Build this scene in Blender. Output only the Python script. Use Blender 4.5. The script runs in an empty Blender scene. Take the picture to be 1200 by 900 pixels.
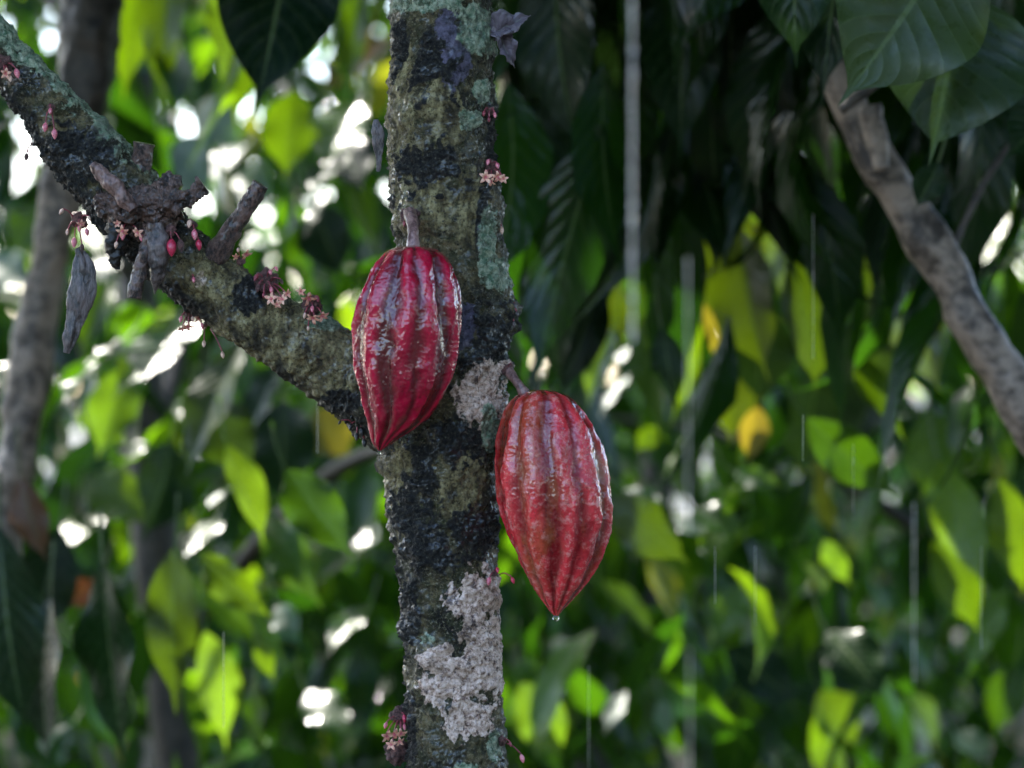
import bpy, bmesh, math, random
import numpy as np
from mathutils import Vector, Matrix, noise

R = math.radians
sc = bpy.context.scene
col = sc.collection

# ------------------------------------------------------------------ camera, sky, sun, exposure
CAMZ, FD = 1.40, 2.0                       # eye height, distance to the trunk
cd = bpy.data.cameras.new('camera'); cam = bpy.data.objects.new('camera', cd); col.objects.link(cam)
cam.location = (0, -FD, CAMZ); cam.rotation_euler = (R(90), 0, 0)
cd.sensor_width = 36; cd.lens = 90; cd.clip_start = .05; cd.clip_end = 2000
cd.dof.use_dof = True; cd.dof.focus_distance = FD - .045; cd.dof.aperture_fstop = 4.6
cd.dof.aperture_blades = 9
sc.camera = cam

SUN = Vector((-0.42, 0.62, 0.74)).normalized()          # towards the sun: behind the grove, to the left
el = math.asin(SUN.z); az = math.atan2(SUN.x, SUN.y)
w = bpy.data.worlds.new('World'); sc.world = w; w.use_nodes = True
nt = w.node_tree; nt.nodes.clear()
sky = nt.nodes.new('ShaderNodeTexSky'); sky.sky_type = 'NISHITA'; sky.sun_disc = False
sky.sun_elevation = el; sky.sun_rotation = az; sky.air_density = 1.0; sky.dust_density = 1.6; sky.ozone_density = 2.5
bg = nt.nodes.new('ShaderNodeBackground'); bg.inputs[1].default_value = 0.14
wo = nt.nodes.new('ShaderNodeOutputWorld')
nt.links.new(sky.outputs[0], bg.inputs[0]); nt.links.new(bg.outputs[0], wo.inputs[0])
sd = bpy.data.lights.new('sun', 'SUN'); sd.energy = 2.9; sd.angle = R(0.5); sd.color = (1, .95, .86)
so = bpy.data.objects.new('sun', sd); col.objects.link(so)
so.rotation_euler = SUN.to_track_quat('Z', 'Y').to_euler()
sc.view_settings.view_transform = 'Standard'; sc.view_settings.look = 'None'
sc.view_settings.gamma = 1; sc.view_settings.use_curve_mapping = False
sc.view_settings.exposure = 2.85
sc.cycles.use_denoising = True
sc.cycles.max_bounces = 8; sc.cycles.transparent_max_bounces = 8
sc.cycles.sample_clamp_indirect = 4

K0 = 0.8 / 1200
def P(x, y, Y=0.0):
    """photo pixel (1200x900) at depth Y behind the trunk -> world point"""
    k = K0 * (Y + FD) / FD
    return Vector(((x - 600) * k, Y, CAMZ - (y - 450) * k))

def sstep(a, b, x):
    t = np.clip((np.asarray(x, float) - a) / (b - a), 0, 1); return t * t * (3 - 2 * t)

# ------------------------------------------------------------------ object helpers
def tag(o, label=None, cat=None, group=None, kind=None):
    if label: o['label'] = label
    if cat: o['category'] = cat
    if group: o['group'] = group
    if kind: o['kind'] = kind
    return o
def empty(name, loc, label, cat, group=None):
    o = bpy.data.objects.new(name, None); o.location = loc; o.empty_display_size = .05; col.objects.link(o)
    return tag(o, label, cat, group)
def link(name, me, mats, parent=None, smooth=True):
    o = bpy.data.objects.new(name, me)
    for m in (mats if isinstance(mats, (list, tuple)) else [mats]): me.materials.append(m)
    if smooth:
        me.polygons.foreach_set('use_smooth', [True] * len(me.polygons))
    col.objects.link(o)
    if parent:
        o.parent = parent
        base = Vector((0, 0, 0)); p = parent
        while p: base += Vector(p.location); p = p.parent
        o.location = -base                      # meshes are written in world metres
    return o
def fastmesh(name, V, F, uv=None, attrs=None, matidx=None):
    V = np.asarray(V, np.float32); F = np.asarray(F, np.int32); n = F.shape[1]
    me = bpy.data.meshes.new(name)
    me.vertices.add(len(V)); me.vertices.foreach_set('co', V.ravel())
    me.loops.add(F.size); me.loops.foreach_set('vertex_index', F.ravel())
    me.polygons.add(len(F)); me.polygons.foreach_set('loop_start', np.arange(0, F.size, n, dtype=np.int32))
    if matidx is not None: me.polygons.foreach_set('material_index', np.asarray(matidx, np.int32))
    if uv is not None:
        l = me.uv_layers.new(name='UVMap'); l.data.foreach_set('uv', np.asarray(uv, np.float32)[F.ravel()].ravel())
    for k, a in (attrs or {}).items():
        a = np.asarray(a, np.float32)
        if a.ndim == 1:
            at = me.attributes.new(k, 'FLOAT', 'POINT'); at.data.foreach_set('value', a)
        else:
            if a.shape[1] == 3: a = np.concatenate([a, np.ones((len(a), 1), np.float32)], 1)
            at = me.attributes.new(k, 'FLOAT_COLOR', 'POINT'); at.data.foreach_set('color', a.ravel())
    me.update(calc_edges=True); me.validate()
    return me
def grid_faces(nr, nc, wrap=True):
    i = np.arange(nr - 1)[:, None]; j = np.arange(nc if wrap else nc - 1)[None, :]
    j2 = (j + 1) % nc if wrap else j + 1
    return np.stack([i * nc + j, i * nc + j2, (i + 1) * nc + j2, (i + 1) * nc + j], -1).reshape(-1, 4)
def nz(V, s, off=0.0, oct=4, stretch=(1, 1, 1)):
    """fractal noise at every point, about -1..1"""
    o = Vector((off, off * 1.7, -off)); sx, sy, sz = s * stretch[0], s * stretch[1], s * stretch[2]
    f = noise.fractal
    return np.array([f(Vector((x * sx, y * sy, z * sz)) + o, .7, 2.1, oct) for x, y, z in V.tolist()])
def cellnz(V, s, off=0.0):
    v = noise.voronoi
    out = np.empty(len(V))
    for i, (x, y, z) in enumerate(V.tolist()):
        d = v(Vector((x * s + off, y * s, z * s)))[0]; out[i] = d[1] - d[0]
    return out

# ------------------------------------------------------------------ node helpers
class NT:
    def __init__(s, name):
        s.m = bpy.data.materials.new(name); s.m.use_nodes = True; s.t = s.m.node_tree; s.t.nodes.clear()
    def n(s, t, **k):
        nd = s.t.nodes.new('ShaderNode' + t)
        for a, b in k.items():
            if a.startswith('i_'):
                q = a[2:]; q = int(q) if q.isdigit() else q.replace('_', ' ')
                nd.inputs[q].default_value = b
            else: setattr(nd, a, b)
        return nd
    def l(s, a, b): s.t.links.new(a, b)
    def attr(s, name): return s.n('Attribute', attribute_name=name)
    def noise(s, scale, detail=4, rough=.6, vec=None, dist=0):
        x = s.n('TexNoise'); x.inputs['Scale'].default_value = scale; x.inputs['Detail'].default_value = detail
        x.inputs['Roughness'].default_value = rough; x.inputs['Distortion'].default_value = dist
        if vec: s.l(vec, x.inputs['Vector'])
        return x.outputs['Fac']
    def coord(s, scale=(1, 1, 1)):
        c = s.n('TexCoord'); mp = s.n('Mapping'); mp.inputs['Scale'].default_value = scale
        s.l(c.outputs['Object'], mp.inputs[0]); return mp.outputs[0]
    def ramp(s, fac, stops, interp='LINEAR'):
        r = s.n('ValToRGB'); r.color_ramp.interpolation = interp; e = r.color_ramp.elements
        while len(e) < len(stops): e.new(.5)
        for q, (p, c) in zip(e, stops):
            q.position = p; q.color = (*c, 1) if not isinstance(c, (int, float)) else (c, c, c, 1)
        s.l(fac, r.inputs[0]); return r.outputs[0]
    def mix(s, fac, a, b, mode='MIX'):
        m = s.n('Mix', data_type='RGBA', blend_type=mode)
        for ix, v in ((0, fac), (6, a), (7, b)):
            sock = m.inputs[ix]
            if isinstance(v, (int, float)): sock.default_value = v if ix == 0 else (v, v, v, 1)
            elif isinstance(v, tuple): sock.default_value = (*v, 1)
            else: s.l(v, sock)
        return m.outputs[2]
    def math(s, op, a, b=0.0, clamp=False):
        m = s.n('Math', operation=op, use_clamp=clamp)
        for sock, v in zip(m.inputs, (a, b)):
            if isinstance(v, (int, float)): sock.default_value = v
            else: s.l(v, sock)
        return m.outputs[0]
    def bump(s, h, strength=.5, dist=.002, nrm=None):
        b = s.n('Bump'); b.inputs['Strength'].default_value = strength; b.inputs['Distance'].default_value = dist
        s.l(h, b.inputs['Height'])
        if nrm: s.l(nrm, b.inputs['Normal'])
        return b.outputs[0]
    def pbsdf(s, colr, rough=.5, nrm=None, spec=.5, coat=0, coat_rough=.1, sss=0, coat_ior=1.5):
        p = s.n('BsdfPrincipled')
        def put(k, v):
            if isinstance(v, (int, float)): p.inputs[k].default_value = v
            elif isinstance(v, tuple): p.inputs[k].default_value = (*v, 1)
            else: s.l(v, p.inputs[k])
        put('Base Color', colr); put('Roughness', rough); put('Specular IOR Level', spec); put('Coat Weight', coat); put('Coat Roughness', coat_rough); p.inputs['Coat IOR'].default_value = coat_ior
        if sss: put('Subsurface Weight', sss); p.inputs['Subsurface Radius'].default_value = (.004, .001, .001); p.inputs['Subsurface Scale'].default_value = 1
        if nrm: s.l(nrm, p.inputs['Normal'])
        return p.outputs[0]
    def out(s, sh):
        o = s.n('OutputMaterial'); s.l(sh, o.inputs[0]); return s.m

def mat_bark(name, wet=1.0):
    t = NT(name); c = t.coord()
    big = t.noise(34, 6, .65, c); mid = t.noise(120, 6, .75, c); fine = t.noise(420, 5, .75, c); grit = t.noise(210, 5, .8, c)
    def speck(mask, amt=1.5, sharp=2.6):
        """a patch that breaks up into specks at its rim"""
        a = t.math('ADD', mask, t.math('MULTIPLY', t.math('SUBTRACT', grit, .5), amt))
        return t.math('ADD', t.math('MULTIPLY', t.math('SUBTRACT', a, .5), sharp), .5, clamp=True)
    base = t.ramp(big, [(.36, (.010, .008, .004)), (.47, (.045, .035, .015)), (.58, (.16, .12, .050)), (.70, (.32, .25, .12))])
    base = t.mix(t.ramp(mid, [(.46, 0.0), (.58, .85)]), base, (.040, .042, .014))
    base = t.mix(t.ramp(fine, [(.55, 0.0), (.64, .7)]), base, (.36, .30, .19))
    base = t.mix(t.ramp(grit, [(.38, .85), (.47, 0.0)]), base, (.006, .005, .004))
    m1 = t.attr('patch'); sep = t.n('SeparateColor'); t.l(m1.outputs['Color'], sep.inputs[0])
    m2 = t.attr('patch_b'); sep2 = t.n('SeparateColor'); t.l(m2.outputs['Color'], sep2.inputs[0])
    streak = t.noise(90, 6, .7, t.coord((1, 1, .5)))
    tan = t.ramp(streak, [(.38, (.030, .022, .010)), (.50, (.20, .155, .065)), (.62, (.44, .36, .17))])
    tan = t.mix(t.ramp(fine, [(.40, .8), (.48, 0.0)]), tan, (.02, .017, .008))
    base = t.mix(t.math('MULTIPLY', speck(sep2.outputs[0], 2.2, 2.0), .9), base, tan)
    base = t.mix(speck(sep2.outputs[1], 1.6), base, t.ramp(mid, [(.40, (.035, .03, .04)), (.6, (.17, .145, .20))]))  # violet sky reflection mixed into the bark colour
    pale = t.ramp(grit, [(.38, (.16, .085, .055)), (.47, (.62, .42, .31)), (.60, (.90, .68, .55))])
    pale = t.mix(t.ramp(big, [(.40, .85), (.50, 0.0)]), pale, t.ramp(grit, [(.4, (.10, .06, .035)), (.6, (.42, .27, .17))]))
    pale = t.mix(t.ramp(mid, [(.38, .9), (.45, 0.0)]), pale, (.05, .03, .028))
    base = t.mix(speck(sep.outputs[0], .9, 3.5), base, pale)
    grn = t.ramp(grit, [(.40, (.09, .17, .09)), (.58, (.44, .46, .30))])
    grn = t.mix(t.ramp(mid, [(.42, .8), (.50, 0.0)]), grn, (.05, .06, .03))
    base = t.mix(speck(sep.outputs[1], 1.5), base, grn)
    bk = speck(sep.outputs[2], 1.8, 2.4)
    base = t.mix(bk, base, t.ramp(fine, [(.45, (.003, .003, .003)), (.60, (.04, .034, .022)), (.68, (.20, .18, .13))]))
    rough = t.ramp(t.noise(70, 4, .6, c), [(.38, .15), (.62, .5)])
    h = t.math('ADD', t.math('ADD', t.math('MULTIPLY', mid, 1.2), t.math('MULTIPLY', grit, .7)), t.math('MULTIPLY', fine, .3))
    h = t.math('MULTIPLY', h, t.math('SUBTRACT', 1.0, t.math('MULTIPLY', sep.outputs[0], .55)))
    nrm = t.bump(h, .9, .0034)
    return t.out(t.pbsdf(base, t.mix(bk, rough, .5), nrm, .35 * wet, t.ramp(t.noise(48, 5, .7, c), [(.5, .0), (.58, .6)]), .12, 0, 1.6))

def mat_simple(name, c1, c2, scale=60, rough=.5, bump=.4, dist=.002, stretch=(1, 1, 1), spec=.5, coat=0):
    t = NT(name); c = t.coord(stretch)
    n1 = t.noise(scale, 6, .65, c); n2 = t.noise(scale * 4, 4, .7, c)
    base = t.ramp(t.math('ADD', t.math('MULTIPLY', n1, .7), t.math('MULTIPLY', n2, .3)), [(.42, c1), (.57, c2)])
    return t.out(t.pbsdf(base, rough, t.bump(t.math('ADD', n1, t.math('MULTIPLY', n2, .5)), bump, dist), spec, coat))

def mat_leaf(name, stops, tr, fac=.4, rough=.28, spec=.5, veins=True, coat=0.0):
    t = NT(name)
    rnd = t.attr('rnd').outputs['Fac']
    base = t.ramp(rnd, stops)
    trc = t.ramp(rnd, tr)
    uv = t.n('UVMap'); sp = t.n('SeparateXYZ'); t.l(uv.outputs[0], sp.inputs[0])
    u, v = sp.outputs[0], sp.outputs[1]                       # u along, v across (.5 = midrib)
    av = t.math('ABSOLUTE', t.math('SUBTRACT', v, .5))
    mid = t.math('LESS_THAN', av, .018)
    wv = t.math('FRACT', t.math('SUBTRACT', t.math('MULTIPLY', u, 11.0), t.math('MULTIPLY', av, 5.0)))
    side = t.math('SUBTRACT', 1.0, t.math('MULTIPLY', t.math('ABSOLUTE', t.math('SUBTRACT', wv, .5)), 2.0))
    side = t.math('MULTIPLY', side, side)
    sharp = t.math('GREATER_THAN', side, .86)
    c = t.coord(); n = t.noise(16, 4, .6, c); n2 = t.noise(90, 3, .6, c)
    base = t.mix(t.ramp(n, [(.4, 0.0), (.65, .5)]), base, t.mix(1.0, base, (.55, .5, .5), 'MULTIPLY'))
    vf = t.math('MAXIMUM', mid, t.math('MULTIPLY', sharp, .45)) if veins else 0.0
    base = t.mix(t.math('MULTIPLY', vf, .5), base, (.16, .22, .08)) if veins else base
    trc = t.mix(t.math('MULTIPLY', vf, .35), trc, (.03, .07, .005)) if veins else trc
    h = t.math('ADD', t.math('MULTIPLY', side, -.8), t.math('MULTIPLY', n2, .5))
    nrm = t.bump(h, .22, .003)
    ro = t.ramp(n2, [(.35, rough * .7), (.65, rough * 1.5)])
    s1 = t.pbsdf(base, ro, nrm, spec, coat)
    tl = t.n('BsdfTranslucent'); t.l(trc, tl.inputs[0])
    mx = t.n('MixShader'); mx.inputs[0].default_value = fac
    t.l(s1, mx.inputs[1]); t.l(tl.outputs[0], mx.inputs[2])
    return t.out(mx.outputs[0])

# ------------------------------------------------------------------ materials
M = {}
M['bark'] = mat_bark('wet_lichen_bark')
M['bark_far'] = mat_simple('grey_bark', (.045, .030, .020), (.32, .235, .175), 18, .5, .5, .006)
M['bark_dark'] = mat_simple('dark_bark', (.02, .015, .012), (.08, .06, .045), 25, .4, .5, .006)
M['stub'] = mat_simple('wet_dead_wood', (.014, .007, .004), (.19, .105, .075), 150, .28, .9, .004, (1, 1, .5), .5, .5)
M['stub_pale'] = mat_simple('pale_wood', (.05, .025, .02), (.26, .15, .12), 90, .35, .6, .002, (1, 1, .4))  # paler and pinker than the other stub wood
M['dry'] = mat_simple('withered_husk', (.022, .015, .012), (.16, .115, .10), 160, .35, .8, .002, (1, 1, .35), .6, .2)
M['bud'] = mat_simple('bud_pink', (.55, .08, .12), (.85, .28, .30), 300, .35, .2, .001, coat=.3)
M['bud_red'] = mat_simple('bud_crimson', (.40, .012, .04), (.65, .04, .09), 300, .3, .2, .001, coat=.4)
M['bud_pale'] = mat_simple('bud_peach', (.50, .25, .16), (.85, .55, .40), 300, .4, .2, .001)
M['petal'] = mat_simple('petal_salmon', (.70, .25, .18), (.90, .55, .36), 400, .5, .2, .001)
M['pedicel'] = mat_simple('pedicel_maroon', (.16, .02, .03), (.35, .06, .07), 300, .4, .2, .001)
M['cushion'] = mat_simple('flower_cushion', (.05, .025, .02), (.24, .11, .09), 260, .45, .9, .003)
M['black'] = mat_simple('black_cup', (.006, .006, .006), (.03, .025, .02), 300, .3, .5, .001)
DK = (.005, .022, .004); G1 = (.012, .048, .005); G2 = (.030, .090, .006); LM = (.10, .20, .02); YL = (.32, .30, .03); BR = (.20, .09, .03)
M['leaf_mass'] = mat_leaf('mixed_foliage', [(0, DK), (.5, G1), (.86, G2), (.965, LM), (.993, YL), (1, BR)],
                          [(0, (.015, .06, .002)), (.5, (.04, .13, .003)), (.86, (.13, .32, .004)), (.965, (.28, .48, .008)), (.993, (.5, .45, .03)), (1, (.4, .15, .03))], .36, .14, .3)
M['leaf_lime'] = mat_leaf('sunlit_young_leaf', [(0, (.04, .10, .008)), (1, (.09, .16, .01))], [(0, (.04, .10, .001)), (1, (.12, .21, .002))], .5, .3, .35)  # young leaf; lime tone also stands in for sun shining through
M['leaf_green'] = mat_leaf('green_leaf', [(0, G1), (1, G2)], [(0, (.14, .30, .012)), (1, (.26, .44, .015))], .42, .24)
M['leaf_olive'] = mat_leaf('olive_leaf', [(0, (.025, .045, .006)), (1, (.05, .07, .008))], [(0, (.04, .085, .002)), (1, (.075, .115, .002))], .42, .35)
M['leaf_dark'] = mat_leaf('shaded_old_leaf', [(0, (.004, .017, .005)), (1, (.012, .036, .008))], [(0, (.008, .02, .003)), (1, (.02, .05, .005))], .15, .26, .15)  # near-black tone stands in for deep shade as well as age
M['leaf_deep'] = mat_leaf('deep_green_leaf', [(0, (.010, .045, .014)), (1, (.055, .085, .022))], [(0, (.01, .035, .003)), (1, (.03, .05, .005))], .2, .3, .35)
M['leaf_yellow'] = mat_leaf('yellowing_leaf', [(0, (.14, .15, .012)), (1, (.24, .19, .02))], [(0, (.22, .23, .008)), (1, (.26, .19, .015))], .5, .35)
M['leaf_brown'] = mat_leaf('rusty_leaf', [(0, (.07, .025, .010)), (1, (.12, .05, .02))], [(0, (.08, .02, .005)), (1, (.1, .05, .01))], .4, .35)
M['leaf_pale'] = mat_leaf('pale_glare_leaf', [(0, (.025, .08, .045)), (1, (.055, .12, .075))], [(0, (.08, .2, .03)), (1, (.16, .3, .08))], .4, .42, .6, coat=.0)  # green leaf made paler to stand in for wet glare

# ------------------------------------------------------------------ ground
def build_ground():
    t = NT('leaf_litter'); c = t.coord()
    a = t.noise(3, 6, .7, c); b = t.noise(26, 5, .7, c)
    base = t.ramp(t.math('ADD', t.math('MULTIPLY', a, .5), t.math('MULTIPLY', b, .5)), [(.36, (.010, .008, .005)), (.5, (.03, .022, .012)), (.64, (.02, .035, .010)), (.75, (.07, .05, .025))])
    m = t.out(t.pbsdf(base, .6, t.bump(b, .8, .03)))
    xs = np.concatenate([-np.geomspace(400, 2, 30), np.linspace(-1.8, 1.8, 12), np.geomspace(2, 400, 30)])
    X, Y = np.meshgrid(xs, xs); V = np.stack([X.ravel(), Y.ravel(), np.zeros(X.size)], 1)
    V[:, 2] = nz(V, .5, 3.0, 3) * .06
    o = link('ground', fastmesh('ground', V, grid_faces(len(xs), len(xs), False)), m); tag(o, kind='structure')
build_ground()

# ------------------------------------------------------------------ leaves
def leaf_template(nu=8, nv=4, width=.33, droop=.35, fold=.25, wave=.03, tip=.10, seed=0, side=0.0):
    """unit leaf from the origin along +X, upper face +Z; returns verts, uv, faces"""
    rr = random.Random(seed); ph = rr.random() * 6.28
    u = np.linspace(0, 1, nu + 1); v = np.linspace(-1, 1, nv + 1)
    U, W = np.meshgrid(u, v, indexing='ij')
    core = np.clip(U / (1 - tip), 0, 1)
    w_ = np.sin(np.pi * np.clip(core, 0, 1) ** .95) ** .9 * width / 2
    w_ = np.maximum(w_, .008 * (1 - U) + .0015 + .016 * np.clip((1 - U) / max(tip, .01), 0, 1) * (U > .5))
    Y = W * w_
    Z = fold * np.abs(Y) + wave * np.sin(U * 15 + ph) * W * W * (w_ / (width / 2)) * np.sign(W + .001)
    ang = droop * U ** 1.3
    X = U.copy()
    # bend down along the length
    du = 1 / nu
    cx = np.concatenate([[0], np.cumsum(np.cos(droop * 1.6 * (u[:-1] + du / 2))) * du]); cz = np.concatenate([[0], np.cumsum(-np.sin(droop * 1.6 * (u[:-1] + du / 2))) * du])
    th = droop * 1.6 * u
    Xc = cx[:, None] + Z * np.sin(th)[:, None]; Zc = cz[:, None] + Z * np.cos(th)[:, None]
    Yc = Y + side * (U ** 2)
    V = np.stack([Xc, Yc, Zc], -1).reshape(-1, 3)
    uv = np.stack([U, (W + 1) / 2], -1).reshape(-1, 2)
    return V, uv, grid_faces(nu + 1, nv + 1, False)

def frame(d, n):
    d = Vector(d).normalized(); n = Vector(n); n = n - d * n.dot(d)
    if n.length < 1e-4: n = Vector((0, -1, 0)) - d * -d.y
    n.normalize(); y = n.cross(d)
    return np.array([[d.x, y.x, n.x], [d.y, y.y, n.y], [d.z, y.z, n.z]])

TEMPL = [leaf_template(7, 4, w_, dr, fo, .025, tp, s, sd_) for s, (w_, dr, fo, tp, sd_) in enumerate(
    [(.31, .35, .3, .14, 0), (.34, .6, .15, .10, .07), (.27, .2, .5, .16, -.06), (.36, .45, .2, .12, .02), (.30, .9, .35, .14, 0), (.24, .3, .8, .12, .08)])]

BEAMS = []      # lit leaves: the canopy has a gap above each, on the line to the sun
class Mass:
    """collects many leaves of one crown into one mesh"""
    def __init__(s): s.V = []; s.UV = []; s.F = []; s.A = []; s.n = 0
    def add(s, pos, d, n, L, rnd, ti):
        if BEAMS:
            q = np.array(pos) + np.array(Vector(d).normalized()) * L * .5 - BO; a = q @ BS
            dist = np.linalg.norm(q - a[:, None] * BS, axis=1)
            if ((a > .12) & (dist < BR + L * .18)).any(): return
        T, uv, F = TEMPL[ti]
        V = (T * L) @ frame(d, n).T + np.array(pos)
        s.V.append(V); s.UV.append(uv); s.F.append(F + s.n); s.A.append(np.full(len(V), rnd)); s.n += len(V)
    def build(s, name, mat, parent):
        return link(name, fastmesh(name, np.concatenate(s.V), np.concatenate(s.F), np.concatenate(s.UV), {'rnd': np.concatenate(s.A)}), mat, parent)

def hang_dir(rr, lo=-80, hi=-15):
    a = rr.uniform(0, 2 * math.pi); e = R(rr.uniform(lo, hi))
    return Vector((math.cos(a) * math.cos(e), math.sin(a) * math.cos(e), math.sin(e)))
def up_norm(rr, d, k=.5):
    n = Vector((rr.gauss(0, k), rr.gauss(0, k), 1))
    return n

# ------------------------------------------------------------------ tubes
def catmull(pts, n):
    """pts: list of tuples (any length) -> n smooth samples"""
    A = np.array(pts, float); m = len(A)
    d = np.concatenate([[0], np.cumsum(np.linalg.norm(np.diff(A[:, :3], axis=0), axis=1))])
    t = np.linspace(0, d[-1], n); out = np.empty((n, A.shape[1]))
    T = np.gradient(A, d, axis=0)
    for i, s in enumerate(t):
        k = min(max(np.searchsorted(d, s) - 1, 0), m - 2); h = d[k + 1] - d[k]; q = (s - d[k]) / h
        out[i] = (2*q**3-3*q**2+1)*A[k] + (q**3-2*q**2+q)*h*T[k] + (-2*q**3+3*q**2)*A[k+1] + (q**3-q**2)*h*T[k+1]
    return out
def tube(path, nc=16, cap=True):
    """path rows x,y,z,r -> verts, faces (rings along the path)"""
    A = np.array(path, float); n = len(A); T = np.gradient(A[:, :3], axis=0)
    T /= np.linalg.norm(T, axis=1)[:, None] + 1e-9
    ref = np.array([0, -1.0, 0.01]); V = np.empty((n, nc, 3)); th = np.linspace(0, 2 * np.pi, nc, endpoint=False)
    for i in range(n):
        a = ref - T[i] * ref.dot(T[i])
        if np.linalg.norm(a) < 1e-3: a = np.array([1.0, 0, 0])
        a /= np.linalg.norm(a); b = np.cross(T[i], a); ref = a
        V[i] = A[i, :3] + A[i, 3] * (np.cos(th)[:, None] * a + np.sin(th)[:, None] * b)
    return V.reshape(-1, 3), grid_faces(n, nc), th
def tube_obj(name, path, mat, parent, nc=14, n=24, lump=.0, ls=40, attrs=False, caps=True):
    A = catmull(path, n) if n else np.array(path)
    if caps:
        a, b = A[0].copy(), A[-1].copy(); a[3] = b[3] = 1e-4
        A = np.vstack([a, A, b])
    V, F, th = tube(A, nc)
    if lump:
        C = np.repeat(A[:, :3], nc, 0); D = V - C; L = np.linalg.norm(D, axis=1)[:, None] + 1e-9
        V = V + D / L * np.minimum(L, 1) * 0 + D / L * (nz(V, ls, 1.3, 4) * lump)[:, None] * (L > 2e-4)
    return link(name, fastmesh(name, V, F), mat, parent)

# ------------------------------------------------------------------ the fruiting cacao tree
tree = empty('cacao_tree', (0, 0, 0), 'sharp lichen-crusted trunk in the middle with a thick branch to upper left', 'tree')

TR = [(-700, 452, 585), (-300, 456, 580), (0, 461, 576), (50, 457, 579), (100, 455, 580), (150, 455, 581), (200, 457, 583), (250, 464, 587), (300, 466, 592),
      (340, 464, 598), (380, 462, 601), (420, 452, 594), (460, 448, 591), (500, 446, 588), (540, 449, 583), (575, 453, 583), (600, 456, 584), (640, 461, 584),
      (680, 470, 585), (720, 473, 586), (750, 475, 587), (800, 478, 589), (850, 479, 591), (900, 480, 594), (1200, 470, 600), (2300, 420, 640), (2560, 360, 700)]
def ell(x, y, lst):
    """noisy union of ellipses (cx,cy,rx,ry) in photo px"""
    r = np.full(len(x), -9.0)
    for cx, cy, rx, ry in lst: r = np.maximum(r, 1 - np.sqrt(((x - cx) / rx) ** 2 + ((y - cy) / ry) ** 2))
    return r

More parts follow.
